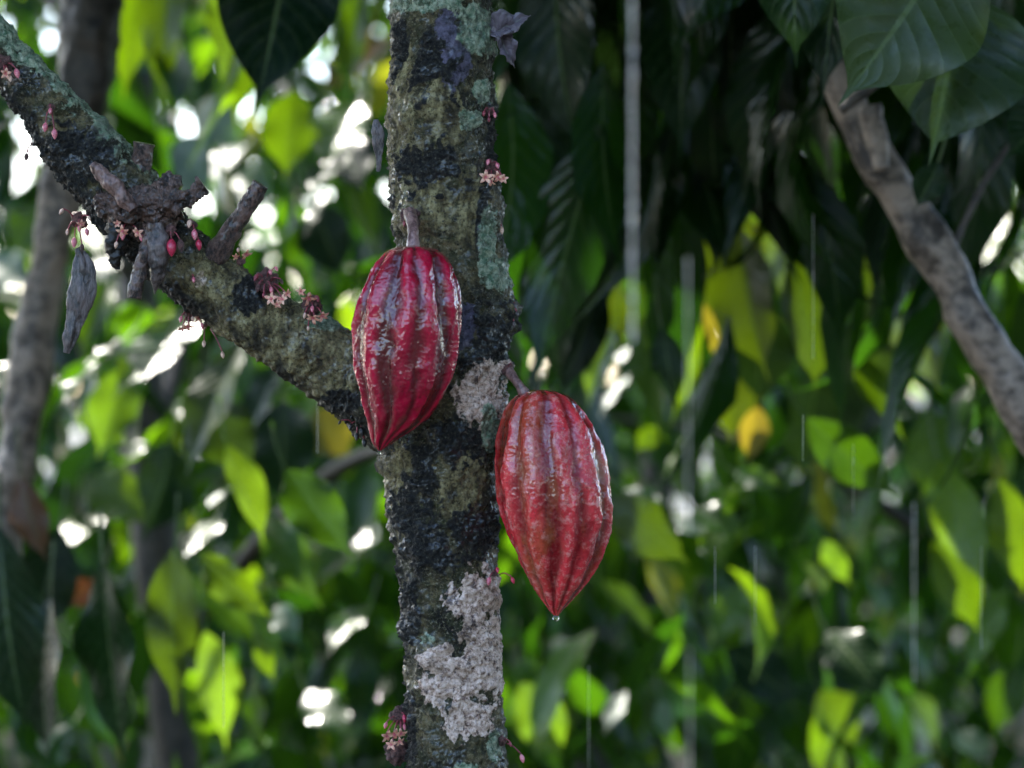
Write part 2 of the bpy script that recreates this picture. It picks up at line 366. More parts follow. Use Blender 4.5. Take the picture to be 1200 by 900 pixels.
def build_trunk():
    T = np.array(TR, float)
    yy = np.concatenate([np.linspace(-700, -60, 40), np.arange(-50, 955, 1.35), np.linspace(965, 2560, 60)])
    def sm(c):
        v = np.interp(yy, T[:, 0], T[:, c]); k = np.ones(9) / 9
        return v
    Lx, Rx = sm(1), sm(2); nc = 300; th = np.linspace(0, 2 * np.pi, nc, endpoint=False)
    cx = (Lx + Rx) / 2; r = (Rx - Lx) / 2
    X = cx[:, None] + r[:, None] * np.sin(th)[None]; Z = np.repeat(yy[:, None], nc, 1)
    V = np.stack([(X - 600) * K0, -r[:, None] * K0 * np.cos(th)[None] * np.ones_like(X), CAMZ - (Z - 450) * K0], -1).reshape(-1, 3)
    N = np.stack([np.tile(np.sin(th), len(yy)), np.tile(-np.cos(th), len(yy)), np.zeros(len(V))], 1)
    front = (V[:, 1] < .012); inb = (V[:, 2] > 1.05) & (V[:, 2] < 1.76)
    n1 = nz(V, 22, .3, 4); n2 = nz(V, 75, 5.1, 4); n3 = nz(V, 230, 9.7, 3)
    cl = cellnz(V, 150, .4)
    px = V[:, 0] / K0 + 600; py = 450 - (V[:, 2] - CAMZ) / K0
    nn = n2 * .30 + n3 * .16
    pale = ell(px, py, [(562, 468, 30, 38), (575, 440, 18, 22), (590, 478, 16, 16),
                        (562, 700, 36, 36), (580, 760, 44, 56), (532, 790, 40, 42), (548, 836, 34, 28), (515, 765, 20, 16)])
    pale = sstep(-.02, .22, pale + nn * 1.5) * front
    green = ell(px, py, [(572, 290, 13, 52), (582, 325, 20, 22), (560, 40, 30, 36), (500, 8, 62, 16), (566, 110, 16, 18), (572, 500, 11, 32), (552, 148, 18, 16),
                         (580, 870, 12, 20), (500, 745, 14, 10), (545, 895, 22, 12)])
    green = sstep(.05, .3, green + nn * 1.2) * front * .9
    tan = ell(px, py, [(470, 130, 22, 110), (500, 240, 46, 50), (530, 150, 30, 30), (470, 560, 26, 50), (540, 560, 30, 60), (550, 250, 18, 60), (520, 130, 30, 40), (470, 170, 14, 60)])
    tan = sstep(-.05, .4, tan + nn)
    sky_sheen = ell(px, py, [(526, 50, 18, 60), (535, 80, 24, 40), (572, 395, 20, 36), (545, 385, 22, 36)])  # where the painted sky reflection lies on the trunk
    sky_sheen = sstep(.1, .4, sky_sheen + nn) * front
    blk = ell(px, py, [(500, 200, 46, 30), (503, 75, 20, 35), (580, 170, 14, 60), (500, 560, 22, 90), (500, 640, 50, 36), (540, 510, 40, 40), (575, 400, 30, 50), (480, 600, 26, 60),
                       (560, 620, 40, 40), (565, 270, 9, 60), (480, 720, 20, 60), (470, 60, 14, 40), (480, 850, 16, 60)])
    blk = sstep(.12, .42, blk + nn * 1.5 + n1 * .15)
    blk = np.maximum(blk, sstep(.33, .55, n1 * .5 + n2 * .6)) * (1 - pale) * (1 - .8 * green)
    fr = r.repeat(nc) * K0
    d = n1 * .0036 + n2 * .0021 + n3 * .0011
    crust = blk * (1 - pale)
    d += crust * (np.abs(n3) * .0022 + (cl < .25) * -.0008)
    d += pale * (.0012 + (n3) * .0001 - .0010 * (cl < .12)) + green * .0007
    # knots and knobs
    for kx, ky, kr, kh in [(602, 362, 8, .006), (600, 385, 6, .005), (455, 600, 12, .004), (452, 545, 10, .004), (505, 150, 34, .0035), (586, 130, 10, .004), (472, 735, 9, .004), (586, 700, 8, .003),
                           (596, 432, 9, .007), (480, 262, 14, .006), (588, 205, 9, .005), (505, 255, 20, .003), (474, 790, 8, .003), (452, 620, 8, .005)]:
        q = np.exp(-(((px - kx) / kr) ** 2 + ((py - ky) / kr) ** 2)) * (V[:, 1] < .03); d += kh * q
    for kx, ky, rx, ry, kh in [(505, 150, 22, 16, -.004), (475, 560, 30, 4, -.002), (530, 760, 3, 50, -.001), (560, 790, 30, 3, -.0012), (560, 755, 24, 3, -.001)]:
        q = np.exp(-(((px - kx) / rx) ** 2 + ((py - ky) / ry) ** 2)) * front; d += kh * q
    hor = np.sin(py * .55 + n1 * 9) * sstep(0, .5, n2 + .2); d += hor * .0004 * (1 - pale)
    V = V + N * d[:, None]
    me = fastmesh('trunk', V, grid_faces(len(yy), nc)[:, ::-1], None, {'patch': np.stack([pale, green, blk], 1), 'patch_b': np.stack([tan, sky_sheen, tan * 0], 1)})
    link('trunk', me, M['bark'], tree)
build_trunk()

BP = [(-330, -190, 24), (-200, -95, 27), (-90, -15, 28), (0, 62, 31), (50, 118, 34), (105, 188, 40), (165, 256, 42), (225, 318, 39), (290, 368, 38), (345, 400, 40), (400, 432, 44), (440, 460, 50), (485, 495, 58)]
def build_branch():
    A = catmull([(*P(x, y, 0), r_ * K0) for x, y, r_ in BP], 760); nc = 260
    V, F, th = tube(A, nc)
    C = np.repeat(A[:, :3], nc, 0); N = V - C; N /= np.linalg.norm(N, axis=1)[:, None]
    n1 = nz(V, 24, 7.3, 4); n2 = nz(V, 80, 2.1, 4); n3 = nz(V, 240, 4.7, 3); cl = cellnz(V, 150, 3)
    px = V[:, 0] / K0 + 600; py = 450 - (V[:, 2] - CAMZ) / K0
    nn = n2 * .3 + n3 * .16
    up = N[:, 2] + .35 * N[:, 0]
    left = sstep(240, 120, px)
    green = sstep(.45, .8, up + nn * 1.3) * left
    green = np.maximum(green, sstep(.0, .3, ell(px, py, [(95, 100, 26, 20), (125, 145, 20, 16), (390, 380, 40, 10), (20, 50, 30, 18), (45, 70, 30, 14)]) + nn * 1.3)) * .85
    tan = sstep(-.1, .5, ell(px, py, [(330, 385, 130, 60), (250, 330, 50, 34), (400, 430, 60, 50)]) + nn)
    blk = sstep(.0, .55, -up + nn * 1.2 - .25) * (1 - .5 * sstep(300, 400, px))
    blk = np.maximum(blk, sstep(.25, .5, n1 * .5 + n2 * .6) * sstep(260, 180, px)) * (1 - .75 * tan * sstep(200, 260, px))
    blk = np.maximum(blk, sstep(.05, .35, ell(px, py, [(295, 350, 22, 26), (405, 470, 30, 16), (90, 190, 60, 50), (170, 270, 60, 40)]) + nn)) * (1 - .7 * green)
    pale = sstep(.1, .3, ell(px, py, [(62, 185, 14, 8), (20, 95, 14, 12), (50, 60, 12, 8), (240, 330, 10, 12)]) + nn) * .5
    d = n1 * .0036 + n2 * .0021 + n3 * .0010 + blk * np.abs(n3) * .0022 + green * .0006
    for kx, ky, kr, kh in [(128, 180, 22, .007), (105, 150, 14, .003), (235, 320, 16, .004), (275, 330, 18, .005), (365, 372, 12, .004), (165, 215, 22, .006), (330, 350, 16, .004)]:
        d += kh * np.exp(-(((px - kx) / kr) ** 2 + ((py - ky) / kr) ** 2)) * (V[:, 1] < .03)
    s = np.repeat(np.arange(len(A)), nc); ringy = np.sin(s * .62 + n1 * 7); d += ringy * .0005 * sstep(200, 300, px)
    V = V + N * d[:, None]
    link('branch', fastmesh('branch', V, F, None, {'patch': np.stack([pale, green, blk], 1), 'patch_b': np.stack([tan, tan * 0, tan * 0], 1)}), M['bark'], tree)
build_branch()

def stub(name, pts, mat, Y=-.03, n=60, nc=48, lump=.0012, ls=130):
    path = []
    for p in pts:
        x, y, r_ = p[:3]; yy = p[3] if len(p) > 3 else Y
        q = P(x, y, yy); path.append((q.x, q.y, q.z, r_ * K0))
    return tube_obj(name, path, mat, tree, nc, n, lump, ls)
stub('pruned_stub', [(156, 250, 20, .0), (162, 218, 14, -.008), (166, 190, 12, -.012), (170, 168, 12.5, -.014)], M['stub'], -.012, 80, 48, .0012, 120)
stub('pruned_stub', [(235, 328, 24, .004), (254, 298, 15, -.012), (274, 266, 11, -.02), (292, 238, 10, -.024), (306, 216, 9.5, -.026)], M['stub'], -.018, 90, 48, .0013, 120)
stub('gnarled_burr', [(112, 232, 12), (135, 244, 17), (162, 240, 19), (188, 238, 18), (210, 234, 13), (226, 226, 8), (239, 217, 6)], M['stub'], -.036, 110, 110, .0055, 105)
stub('gnarled_burr', [(176, 238, 8), (186, 224, 11), (200, 214, 11), (210, 222, 6)], M['stub'], -.034, 50, 60, .004, 120)
stub('gnarled_burr', [(150, 262, 12), (172, 268, 14), (196, 258, 12), (214, 250, 6)], M['stub'], -.028, 60, 60, .005, 120)
stub('gnarled_burr', [(108, 192, 5), (122, 206, 8), (140, 226, 9), (156, 246, 7)], M['stub_pale'], -.055, 50, 40, .002, 90)
stub('dead_shoot', [(180, 262, 8), (172, 290, 8), (164, 315, 8), (160, 332, 9), (157, 350, 8)], M['stub'], -.05, 50, 30, .0012, 150)
stub('dead_shoot', [(184, 262, 7, -.05), (186, 290, 13, -.052), (184, 318, 9, -.05), (181, 345, 1, -.045)], M['dry'], -.05, 50, 30, .002, 110)
stub('dead_shoot', [(140, 262, 14), (136, 285, 13), (134, 300, 8), (137, 316, 3)], M['black'], -.03, 40, 30, .004, 120)

# flower cushions: each a part of the tree, its buds and flowers sub-parts
def ellipsoid(c, ax, r1, r2, nu=14, nv=10):
    """spindle from c along ax (length 2*r2)"""
    t = np.linspace(0, 1, nu); c = np.array(c); ax = np.array(Vector(ax).normalized())
    rad = np.sin(np.pi * np.clip(t, .001, .999)) ** .7 * (1.15 - .35 * t)
    A = np.concatenate([c + np.outer(t * 2 * r2, ax), (rad * r1)[:, None]], 1); A[0, 3] = A[-1, 3] = 1e-5
    V, F, _ = tube(A, nv); return V, F
def merge(parts):
    V = []; F = []; mi = []; n = 0
    for v, f, m in parts: V.append(v); F.append(f + n); mi += [m] * len(f); n += len(v)
    return np.concatenate(V), np.concatenate(F), mi
def bud(root, x, y, sz, Y0, cushion, mat='bud', dropdir=(0, 0, -1)):
    """root px, bud centre px, bud length px"""
    a = P(*root, Y0 + .004); b = P(x, y, Y0 - .004); ax = Vector(dropdir).normalized() + (b - a).normalized() * .6
    top = b - ax.normalized() * sz * K0 * .5
    m = (a + top) / 2 + Vector((0, -.003, .002))
    pth = catmull([(*a, .0006), (*m, .0005), (*top, .0006)], 8)
    v1, f1, _ = tube(pth, 6); v2, f2 = ellipsoid(top, ax, sz * K0 * .27, sz * K0 * .5)
    V, F, mi = merge([(v1, f1, 0), (v2, f2, 1)])
    return link('bud', fastmesh('bud', V, F, matidx=mi), [M['pedicel'], M[mat]], cushion)
def flower(root, x, y, sz, Y0, cushion, seed=0, facing=None):
    rr = random.Random(seed * 7 + int(x)); a = P(*root, Y0 + .004); b = P(x, y, Y0 - .006)
    n = Vector(facing or (rr.uniform(-.5, .5), -.6, rr.uniform(-.9, .1))).normalized()
    u = n.orthogonal().normalized(); w_ = n.cross(u)
    m = (a + b) / 2 + Vector((0, -.002, .002))
    v1, f1, _ = tube(catmull([(*a, .0006), (*m, .0005), (*b, .0007)], 8), 6)
    parts = [(v1, f1, 0)]; s = sz * K0 * .5
    for k in range(5):
        t = 6.283 * k / 5 + rr.random() * .3; dd = u * math.cos(t) + w_ * math.sin(t)
        back = rr.uniform(-.35, .5)
        ax = (dd + n * back).normalized(); perp = n.cross(dd).normalized()
        q = np.linspace(0, 1, 6); L = []
        for qq in q:
            c = b + ax * s * qq + n * s * .35 * math.sin(qq * 2.6); wd = s * .22 * math.sin(math.pi * (qq * .85 + .12)) + .0002
            L += [list(c - perp * wd), list(c + n * s * .05), list(c + perp * wd)]
        L = np.array(L); parts.append((L, grid_faces(6, 3, False), 1))
        v3, f3 = ellipsoid(b, n * 1.0 + dd * .35, s * .07, s * .28, 6, 5); parts.append((v3, f3, 2))
    v4, f4 = ellipsoid(b - n * s * .1, n, s * .16, s * .25, 8, 7); parts.append((v4, f4, 2))
    V, F, mi = merge(parts)
    return link('flower', fastmesh('flower', V, F, matidx=mi), [M['pedicel'], M['petal'], M['bud']], cushion)
def cushion(x, y, r_, Y0, mat='cushion'):
    q = P(x, y, Y0); bm = bmesh.new(); bmesh.ops.create_icosphere(bm, subdivisions=4, radius=r_ * K0 * .8)
    for v in bm.verts:
        d = 1 + .5 * noise.fractal(v.co * 260 + q * 50, .8, 2.1, 3); v.co = v.co * d; v.co.y *= .7; v.co += q
    me = bpy.data.meshes.new('flower_cushion'); bm.to_mesh(me); bm.free()
    return link('flower_cushion', me, M[mat], tree)
def cluster(cx, cy, r_, Y0, buds=(), flowers=(), mat='cushion'):
    c = cushion(cx, cy, r_, Y0, mat)
    for b in buds:
        x, y, s = b[:3]; bud((cx + (x - cx) * .25, cy + (y - cy) * .15), x, y, s, Y0 - r_ * K0 * .5, c, b[3] if len(b) > 3 else 'bud')
    for i, f in enumerate(flowers):
        x, y, s = f[:3]; flower((cx + (x - cx) * .25, cy + (y - cy) * .15), x, y, s, Y0 - r_ * K0 * .5, c, i)
    return c
FB = -.03
cluster(4, 74, 12, -.022, [(20, 86, 13), (12, 92, 9, 'bud_pale'), (-4, 80, 12)], [(6, 86, 14)])
cluster(60, 126, 5, -.026, [(59, 130, 9), (53, 149, 12), (64, 157, 13)])
cluster(40, 168, 4, -.005, [(31, 184, 10, 'cushion')], mat='cushion')
cluster(92, 258, 11, .0, [(87, 284, 13), (79, 272, 8, 'bud_pale'), (96, 290, 10, 'cushion'), (102, 272, 10), (105, 256, 7, 'bud_pale'), (72, 248, 9, 'bud_pale'), (93, 268, 9)], [(95, 262, 12)])
cluster(150, 262, 10, -.035, [(144, 276, 12), (166, 279, 11), (136, 287, 9, 'bud_pale')], [(144, 270, 16), (162, 272, 16), (137, 262, 10)])
cluster(200, 270, 8, -.05, [(201, 290, 22, 'bud_red'), (212, 288, 16, 'cushion')])
cluster(226, 264, 7, -.035, [(228, 275, 14), (233, 287, 14, 'bud_red'), (222, 262, 12, 'bud_pale')])
cluster(226, 326, 4, -.03, [(227, 328, 8)])
cluster(282, 306, 6, -.02, [(279, 293, 7, 'bud_pale')], [(288, 297, 15), (276, 300, 10)])
cluster(312, 330, 16, -.018, [(317, 319, 8), (324, 315, 7), (318, 340, 9), (302, 338, 11, 'cushion'), (330, 330, 8, 'cushion'), (300, 325, 10, 'pedicel'), (309, 346, 8, 'pedicel')], [(319, 350, 17), (332, 351, 16), (336, 344, 12), (325, 356, 12)])
cluster(366, 358, 13, -.020, [(366, 362, 9), (362, 346, 8), (357, 370, 8, 'bud_pale'), (361, 385, 6, 'bud_pale'), (372, 350, 10, 'pedicel')], [(361, 348, 20), (368, 371, 19), (378, 369, 16), (353, 341, 12)])
cluster(222, 368, 8, .008, [(212, 374, 9), (226, 374, 8, 'bud_pale'), (237, 382, 9)], [(221, 381, 17), (214, 384, 12), (232, 372, 14)])
cluster(242, 380, 4, .010, [(239, 403, 9, 'bud_pale'), (261, 416, 9, 'bud_pale')])
cluster(576, 196, 11, -.024, [(572, 190, 9), (583, 194, 9)], [(569, 208, 18), (584, 207, 17), (576, 211, 14), (590, 210, 12)])
cluster(578, 240, 6, -.010, [(588, 270, 10, 'bud_pale'), (574, 246, 8, 'pedicel')])
cluster(574, 130, 7, -.022, [(580, 135, 8), (567, 133, 8, 'pedicel'), (573, 140, 7, 'pedicel')])
cluster(580, 672, 5, -.028, [(573, 681, 11), (601, 680, 9, 'bud_red'), (583, 668, 8, 'bud_red')])
cluster(588, 868, 7, -.014, [(612, 889, 11), (598, 872, 7, 'pedicel')])
cluster(470, 838, 14, .0, [(452, 850, 9), (474, 852, 8), (474, 842, 10, 'bud_red')], [(462, 858, 20), (452, 862, 17), (470, 858, 16), (459, 872, 15), (468, 868, 13)])
cluster(466, 882, 17, .004, [], mat='cushion')
cluster(595, 434, 8, -.022, [(600, 428, 7, 'cushion')])
cluster(420, 498, 7, -.015, [(418, 512, 10, 'black'), (411, 500, 9, 'black'), (424, 506, 13, 'black'), (427, 519, 11, 'black'), (412, 488, 7, 'black'), (398, 495, 6, 'black')], mat='black')
cluster(480, 256, 13, -.040, [(474, 262, 8, 'pedicel'), (490, 262, 9, 'cushion')])
cluster(600, 362, 6, -.012, [(604, 358, 8, 'dry'), (598, 370, 8, 'dry'), (606, 368, 7, 'dry'), (602, 380, 8, 'dry')], mat='dry')

# hero leaves: base px, tip px, width px, depth Y, dip (how much nearer the tip is, m), normal, material, tree -----------------
CAMN = Vector((0, -1, .15)); GLARE = (SUN + Vector((0, -1, 0))).normalized()
NORM = {'c': CAMN, 'g': GLARE, 'u': Vector((0, -.35, 1)), 's': Vector((-.3, -.6, .7)), 'l': Vector((-.7, -.8, .2)), 'r': Vector((.7, -.8, .2)), 'b': Vector((0, -1, -.4))}
HERO = [
 # upper left
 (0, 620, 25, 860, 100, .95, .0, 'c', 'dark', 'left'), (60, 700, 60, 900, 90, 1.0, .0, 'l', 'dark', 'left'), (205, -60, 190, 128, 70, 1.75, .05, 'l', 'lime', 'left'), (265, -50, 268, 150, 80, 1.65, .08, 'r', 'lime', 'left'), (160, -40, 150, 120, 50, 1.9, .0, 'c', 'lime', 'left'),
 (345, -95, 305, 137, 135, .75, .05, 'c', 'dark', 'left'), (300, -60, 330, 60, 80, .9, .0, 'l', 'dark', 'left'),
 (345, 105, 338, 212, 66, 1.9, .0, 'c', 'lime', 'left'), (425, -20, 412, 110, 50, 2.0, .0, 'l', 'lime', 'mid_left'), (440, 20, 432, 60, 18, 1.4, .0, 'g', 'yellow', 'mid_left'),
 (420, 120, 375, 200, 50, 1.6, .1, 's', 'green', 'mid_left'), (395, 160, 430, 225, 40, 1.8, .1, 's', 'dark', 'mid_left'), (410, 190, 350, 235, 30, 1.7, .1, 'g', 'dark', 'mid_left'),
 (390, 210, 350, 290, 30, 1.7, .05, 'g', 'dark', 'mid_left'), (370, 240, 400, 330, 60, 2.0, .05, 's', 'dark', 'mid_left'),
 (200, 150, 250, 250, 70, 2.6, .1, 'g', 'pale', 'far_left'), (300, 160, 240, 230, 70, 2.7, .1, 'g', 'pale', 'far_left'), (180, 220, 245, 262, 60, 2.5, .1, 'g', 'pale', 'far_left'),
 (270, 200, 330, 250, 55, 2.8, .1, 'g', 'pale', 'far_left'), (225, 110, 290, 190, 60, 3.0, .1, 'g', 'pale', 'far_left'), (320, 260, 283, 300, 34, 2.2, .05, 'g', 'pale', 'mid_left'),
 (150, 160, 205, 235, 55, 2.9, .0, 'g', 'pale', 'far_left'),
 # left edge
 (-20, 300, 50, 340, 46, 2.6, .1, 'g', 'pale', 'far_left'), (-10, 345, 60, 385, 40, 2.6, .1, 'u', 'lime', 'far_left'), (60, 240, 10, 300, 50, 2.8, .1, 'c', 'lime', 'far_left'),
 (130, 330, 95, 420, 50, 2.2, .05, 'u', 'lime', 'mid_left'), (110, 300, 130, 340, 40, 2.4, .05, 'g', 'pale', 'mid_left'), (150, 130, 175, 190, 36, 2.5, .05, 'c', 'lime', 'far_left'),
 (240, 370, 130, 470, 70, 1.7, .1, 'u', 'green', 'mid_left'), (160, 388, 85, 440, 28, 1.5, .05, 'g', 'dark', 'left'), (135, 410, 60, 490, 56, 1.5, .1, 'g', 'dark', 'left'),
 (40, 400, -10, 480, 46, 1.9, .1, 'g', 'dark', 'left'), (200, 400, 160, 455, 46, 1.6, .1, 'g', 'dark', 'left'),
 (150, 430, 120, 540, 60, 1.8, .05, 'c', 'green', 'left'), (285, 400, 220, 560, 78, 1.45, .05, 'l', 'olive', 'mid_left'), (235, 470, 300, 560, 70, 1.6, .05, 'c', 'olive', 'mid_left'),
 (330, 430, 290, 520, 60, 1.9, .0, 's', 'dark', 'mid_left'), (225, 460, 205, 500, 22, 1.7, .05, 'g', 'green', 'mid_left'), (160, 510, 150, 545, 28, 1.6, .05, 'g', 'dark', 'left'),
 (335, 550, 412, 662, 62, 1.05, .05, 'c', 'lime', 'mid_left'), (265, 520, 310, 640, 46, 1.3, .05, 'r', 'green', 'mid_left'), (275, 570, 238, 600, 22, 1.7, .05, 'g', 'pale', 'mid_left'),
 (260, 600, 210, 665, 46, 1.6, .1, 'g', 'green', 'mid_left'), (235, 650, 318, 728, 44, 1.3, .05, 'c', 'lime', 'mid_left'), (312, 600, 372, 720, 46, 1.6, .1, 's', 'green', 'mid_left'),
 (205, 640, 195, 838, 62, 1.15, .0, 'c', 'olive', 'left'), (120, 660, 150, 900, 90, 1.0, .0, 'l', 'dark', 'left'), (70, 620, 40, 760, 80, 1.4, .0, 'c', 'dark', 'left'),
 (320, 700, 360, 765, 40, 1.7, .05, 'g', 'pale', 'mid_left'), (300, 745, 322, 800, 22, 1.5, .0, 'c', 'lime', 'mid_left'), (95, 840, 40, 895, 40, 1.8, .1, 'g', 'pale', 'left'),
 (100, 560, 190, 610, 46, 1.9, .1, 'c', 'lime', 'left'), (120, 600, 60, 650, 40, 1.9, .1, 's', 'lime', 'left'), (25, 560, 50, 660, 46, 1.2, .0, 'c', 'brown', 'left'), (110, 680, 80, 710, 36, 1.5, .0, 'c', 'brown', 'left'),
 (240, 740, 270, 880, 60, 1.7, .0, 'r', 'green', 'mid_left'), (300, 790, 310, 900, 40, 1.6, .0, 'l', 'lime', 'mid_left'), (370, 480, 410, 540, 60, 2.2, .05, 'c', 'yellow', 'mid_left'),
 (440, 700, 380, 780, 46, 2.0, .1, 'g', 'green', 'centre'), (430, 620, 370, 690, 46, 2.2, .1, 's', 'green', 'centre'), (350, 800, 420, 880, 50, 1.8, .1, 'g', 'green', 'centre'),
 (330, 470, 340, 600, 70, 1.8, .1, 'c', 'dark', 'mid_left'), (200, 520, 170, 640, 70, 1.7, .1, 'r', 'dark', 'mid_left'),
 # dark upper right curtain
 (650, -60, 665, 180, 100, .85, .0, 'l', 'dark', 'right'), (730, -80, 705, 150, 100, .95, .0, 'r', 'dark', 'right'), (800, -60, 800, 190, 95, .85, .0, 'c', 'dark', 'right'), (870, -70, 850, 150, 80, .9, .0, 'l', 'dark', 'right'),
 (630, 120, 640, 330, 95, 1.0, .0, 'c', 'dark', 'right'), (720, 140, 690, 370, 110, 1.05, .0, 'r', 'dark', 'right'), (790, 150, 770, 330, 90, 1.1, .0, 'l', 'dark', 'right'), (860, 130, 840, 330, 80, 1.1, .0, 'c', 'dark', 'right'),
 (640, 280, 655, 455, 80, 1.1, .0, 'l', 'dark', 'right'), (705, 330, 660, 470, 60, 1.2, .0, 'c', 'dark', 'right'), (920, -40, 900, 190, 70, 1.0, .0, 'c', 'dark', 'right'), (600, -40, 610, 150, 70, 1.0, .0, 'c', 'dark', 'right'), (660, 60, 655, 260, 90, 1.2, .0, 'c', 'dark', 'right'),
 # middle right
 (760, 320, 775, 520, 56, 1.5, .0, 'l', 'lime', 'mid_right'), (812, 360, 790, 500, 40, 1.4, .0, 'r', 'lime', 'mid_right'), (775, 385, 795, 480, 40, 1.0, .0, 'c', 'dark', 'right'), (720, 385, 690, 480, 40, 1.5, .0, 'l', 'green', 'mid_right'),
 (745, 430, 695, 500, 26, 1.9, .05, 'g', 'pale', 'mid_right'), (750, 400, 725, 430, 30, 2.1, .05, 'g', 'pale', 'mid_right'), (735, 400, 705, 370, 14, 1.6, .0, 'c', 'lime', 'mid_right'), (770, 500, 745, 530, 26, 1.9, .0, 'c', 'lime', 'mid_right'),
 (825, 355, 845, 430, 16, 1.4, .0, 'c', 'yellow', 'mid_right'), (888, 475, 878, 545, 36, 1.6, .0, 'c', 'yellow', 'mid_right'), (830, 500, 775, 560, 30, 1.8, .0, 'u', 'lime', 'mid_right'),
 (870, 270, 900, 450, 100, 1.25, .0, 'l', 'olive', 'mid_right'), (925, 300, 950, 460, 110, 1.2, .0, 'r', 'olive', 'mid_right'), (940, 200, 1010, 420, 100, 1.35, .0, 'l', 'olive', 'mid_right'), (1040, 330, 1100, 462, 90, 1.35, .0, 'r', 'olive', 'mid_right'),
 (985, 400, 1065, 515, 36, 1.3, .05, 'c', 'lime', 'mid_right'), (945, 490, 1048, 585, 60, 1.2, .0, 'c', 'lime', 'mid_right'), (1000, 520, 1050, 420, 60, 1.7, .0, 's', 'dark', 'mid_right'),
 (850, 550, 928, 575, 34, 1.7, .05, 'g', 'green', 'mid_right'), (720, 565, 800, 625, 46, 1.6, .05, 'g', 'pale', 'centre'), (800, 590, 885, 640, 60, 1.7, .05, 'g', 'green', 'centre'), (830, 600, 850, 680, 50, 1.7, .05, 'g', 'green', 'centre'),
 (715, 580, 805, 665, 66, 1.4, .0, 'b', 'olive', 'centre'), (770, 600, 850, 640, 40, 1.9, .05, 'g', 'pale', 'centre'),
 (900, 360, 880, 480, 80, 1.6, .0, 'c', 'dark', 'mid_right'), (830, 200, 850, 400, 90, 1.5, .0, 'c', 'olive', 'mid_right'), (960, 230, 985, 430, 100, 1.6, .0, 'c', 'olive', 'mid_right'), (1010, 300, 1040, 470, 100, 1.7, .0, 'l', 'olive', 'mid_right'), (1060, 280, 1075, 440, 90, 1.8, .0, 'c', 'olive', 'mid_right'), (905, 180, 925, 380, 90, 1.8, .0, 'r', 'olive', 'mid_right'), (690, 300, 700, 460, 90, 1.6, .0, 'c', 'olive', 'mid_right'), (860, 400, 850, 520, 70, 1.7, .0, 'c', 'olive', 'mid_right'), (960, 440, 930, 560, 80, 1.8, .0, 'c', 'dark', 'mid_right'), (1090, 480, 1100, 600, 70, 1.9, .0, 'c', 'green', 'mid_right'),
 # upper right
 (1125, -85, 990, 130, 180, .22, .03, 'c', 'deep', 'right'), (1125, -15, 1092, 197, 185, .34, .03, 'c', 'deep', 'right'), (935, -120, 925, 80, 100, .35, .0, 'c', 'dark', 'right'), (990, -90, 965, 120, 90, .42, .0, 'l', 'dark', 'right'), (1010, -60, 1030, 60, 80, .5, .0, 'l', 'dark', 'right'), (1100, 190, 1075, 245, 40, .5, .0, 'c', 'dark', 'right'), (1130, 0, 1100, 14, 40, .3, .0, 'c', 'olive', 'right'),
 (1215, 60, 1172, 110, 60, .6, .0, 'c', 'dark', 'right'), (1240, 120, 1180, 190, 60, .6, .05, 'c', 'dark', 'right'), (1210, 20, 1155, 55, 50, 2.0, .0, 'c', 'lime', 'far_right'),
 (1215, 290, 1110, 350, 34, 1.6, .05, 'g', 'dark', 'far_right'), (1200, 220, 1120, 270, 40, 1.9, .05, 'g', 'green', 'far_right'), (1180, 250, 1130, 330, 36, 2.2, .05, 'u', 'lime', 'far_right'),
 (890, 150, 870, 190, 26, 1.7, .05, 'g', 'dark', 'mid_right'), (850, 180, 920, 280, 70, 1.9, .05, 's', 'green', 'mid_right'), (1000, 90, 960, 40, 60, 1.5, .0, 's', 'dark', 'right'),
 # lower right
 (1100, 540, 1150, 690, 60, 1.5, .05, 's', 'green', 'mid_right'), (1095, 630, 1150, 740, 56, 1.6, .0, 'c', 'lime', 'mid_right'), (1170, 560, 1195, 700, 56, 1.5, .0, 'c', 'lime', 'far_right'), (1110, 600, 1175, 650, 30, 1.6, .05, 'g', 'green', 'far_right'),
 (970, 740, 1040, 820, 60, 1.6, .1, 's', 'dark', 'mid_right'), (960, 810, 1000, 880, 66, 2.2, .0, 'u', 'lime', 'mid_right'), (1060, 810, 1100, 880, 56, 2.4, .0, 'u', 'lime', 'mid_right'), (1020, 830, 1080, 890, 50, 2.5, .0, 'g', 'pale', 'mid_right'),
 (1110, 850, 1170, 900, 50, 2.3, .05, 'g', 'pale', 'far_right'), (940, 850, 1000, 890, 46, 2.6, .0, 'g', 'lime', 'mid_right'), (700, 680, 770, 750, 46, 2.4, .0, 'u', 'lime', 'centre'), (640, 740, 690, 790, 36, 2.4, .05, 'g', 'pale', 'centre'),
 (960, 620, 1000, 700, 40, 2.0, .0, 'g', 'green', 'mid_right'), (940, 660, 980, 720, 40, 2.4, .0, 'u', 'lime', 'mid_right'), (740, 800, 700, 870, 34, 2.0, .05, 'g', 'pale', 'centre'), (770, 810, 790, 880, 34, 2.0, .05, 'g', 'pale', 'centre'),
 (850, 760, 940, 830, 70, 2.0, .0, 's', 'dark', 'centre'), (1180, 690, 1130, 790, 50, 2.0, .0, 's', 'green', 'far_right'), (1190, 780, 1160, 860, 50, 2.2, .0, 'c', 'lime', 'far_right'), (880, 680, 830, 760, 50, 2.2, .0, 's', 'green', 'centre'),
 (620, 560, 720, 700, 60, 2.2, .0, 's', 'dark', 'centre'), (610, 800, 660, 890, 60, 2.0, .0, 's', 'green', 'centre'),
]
LIT = {'lime': .08, 'pale': .06, 'yellow': .06, 'olive': .05}
for h in HERO:
    if h[8] in LIT or (h[7] == 'g' and h[9] != 'right'):
        BEAMS.append((P((h[0] + h[2]) / 2, (h[1] + h[3]) / 2, h[5]), LIT.get(h[8], .04)))
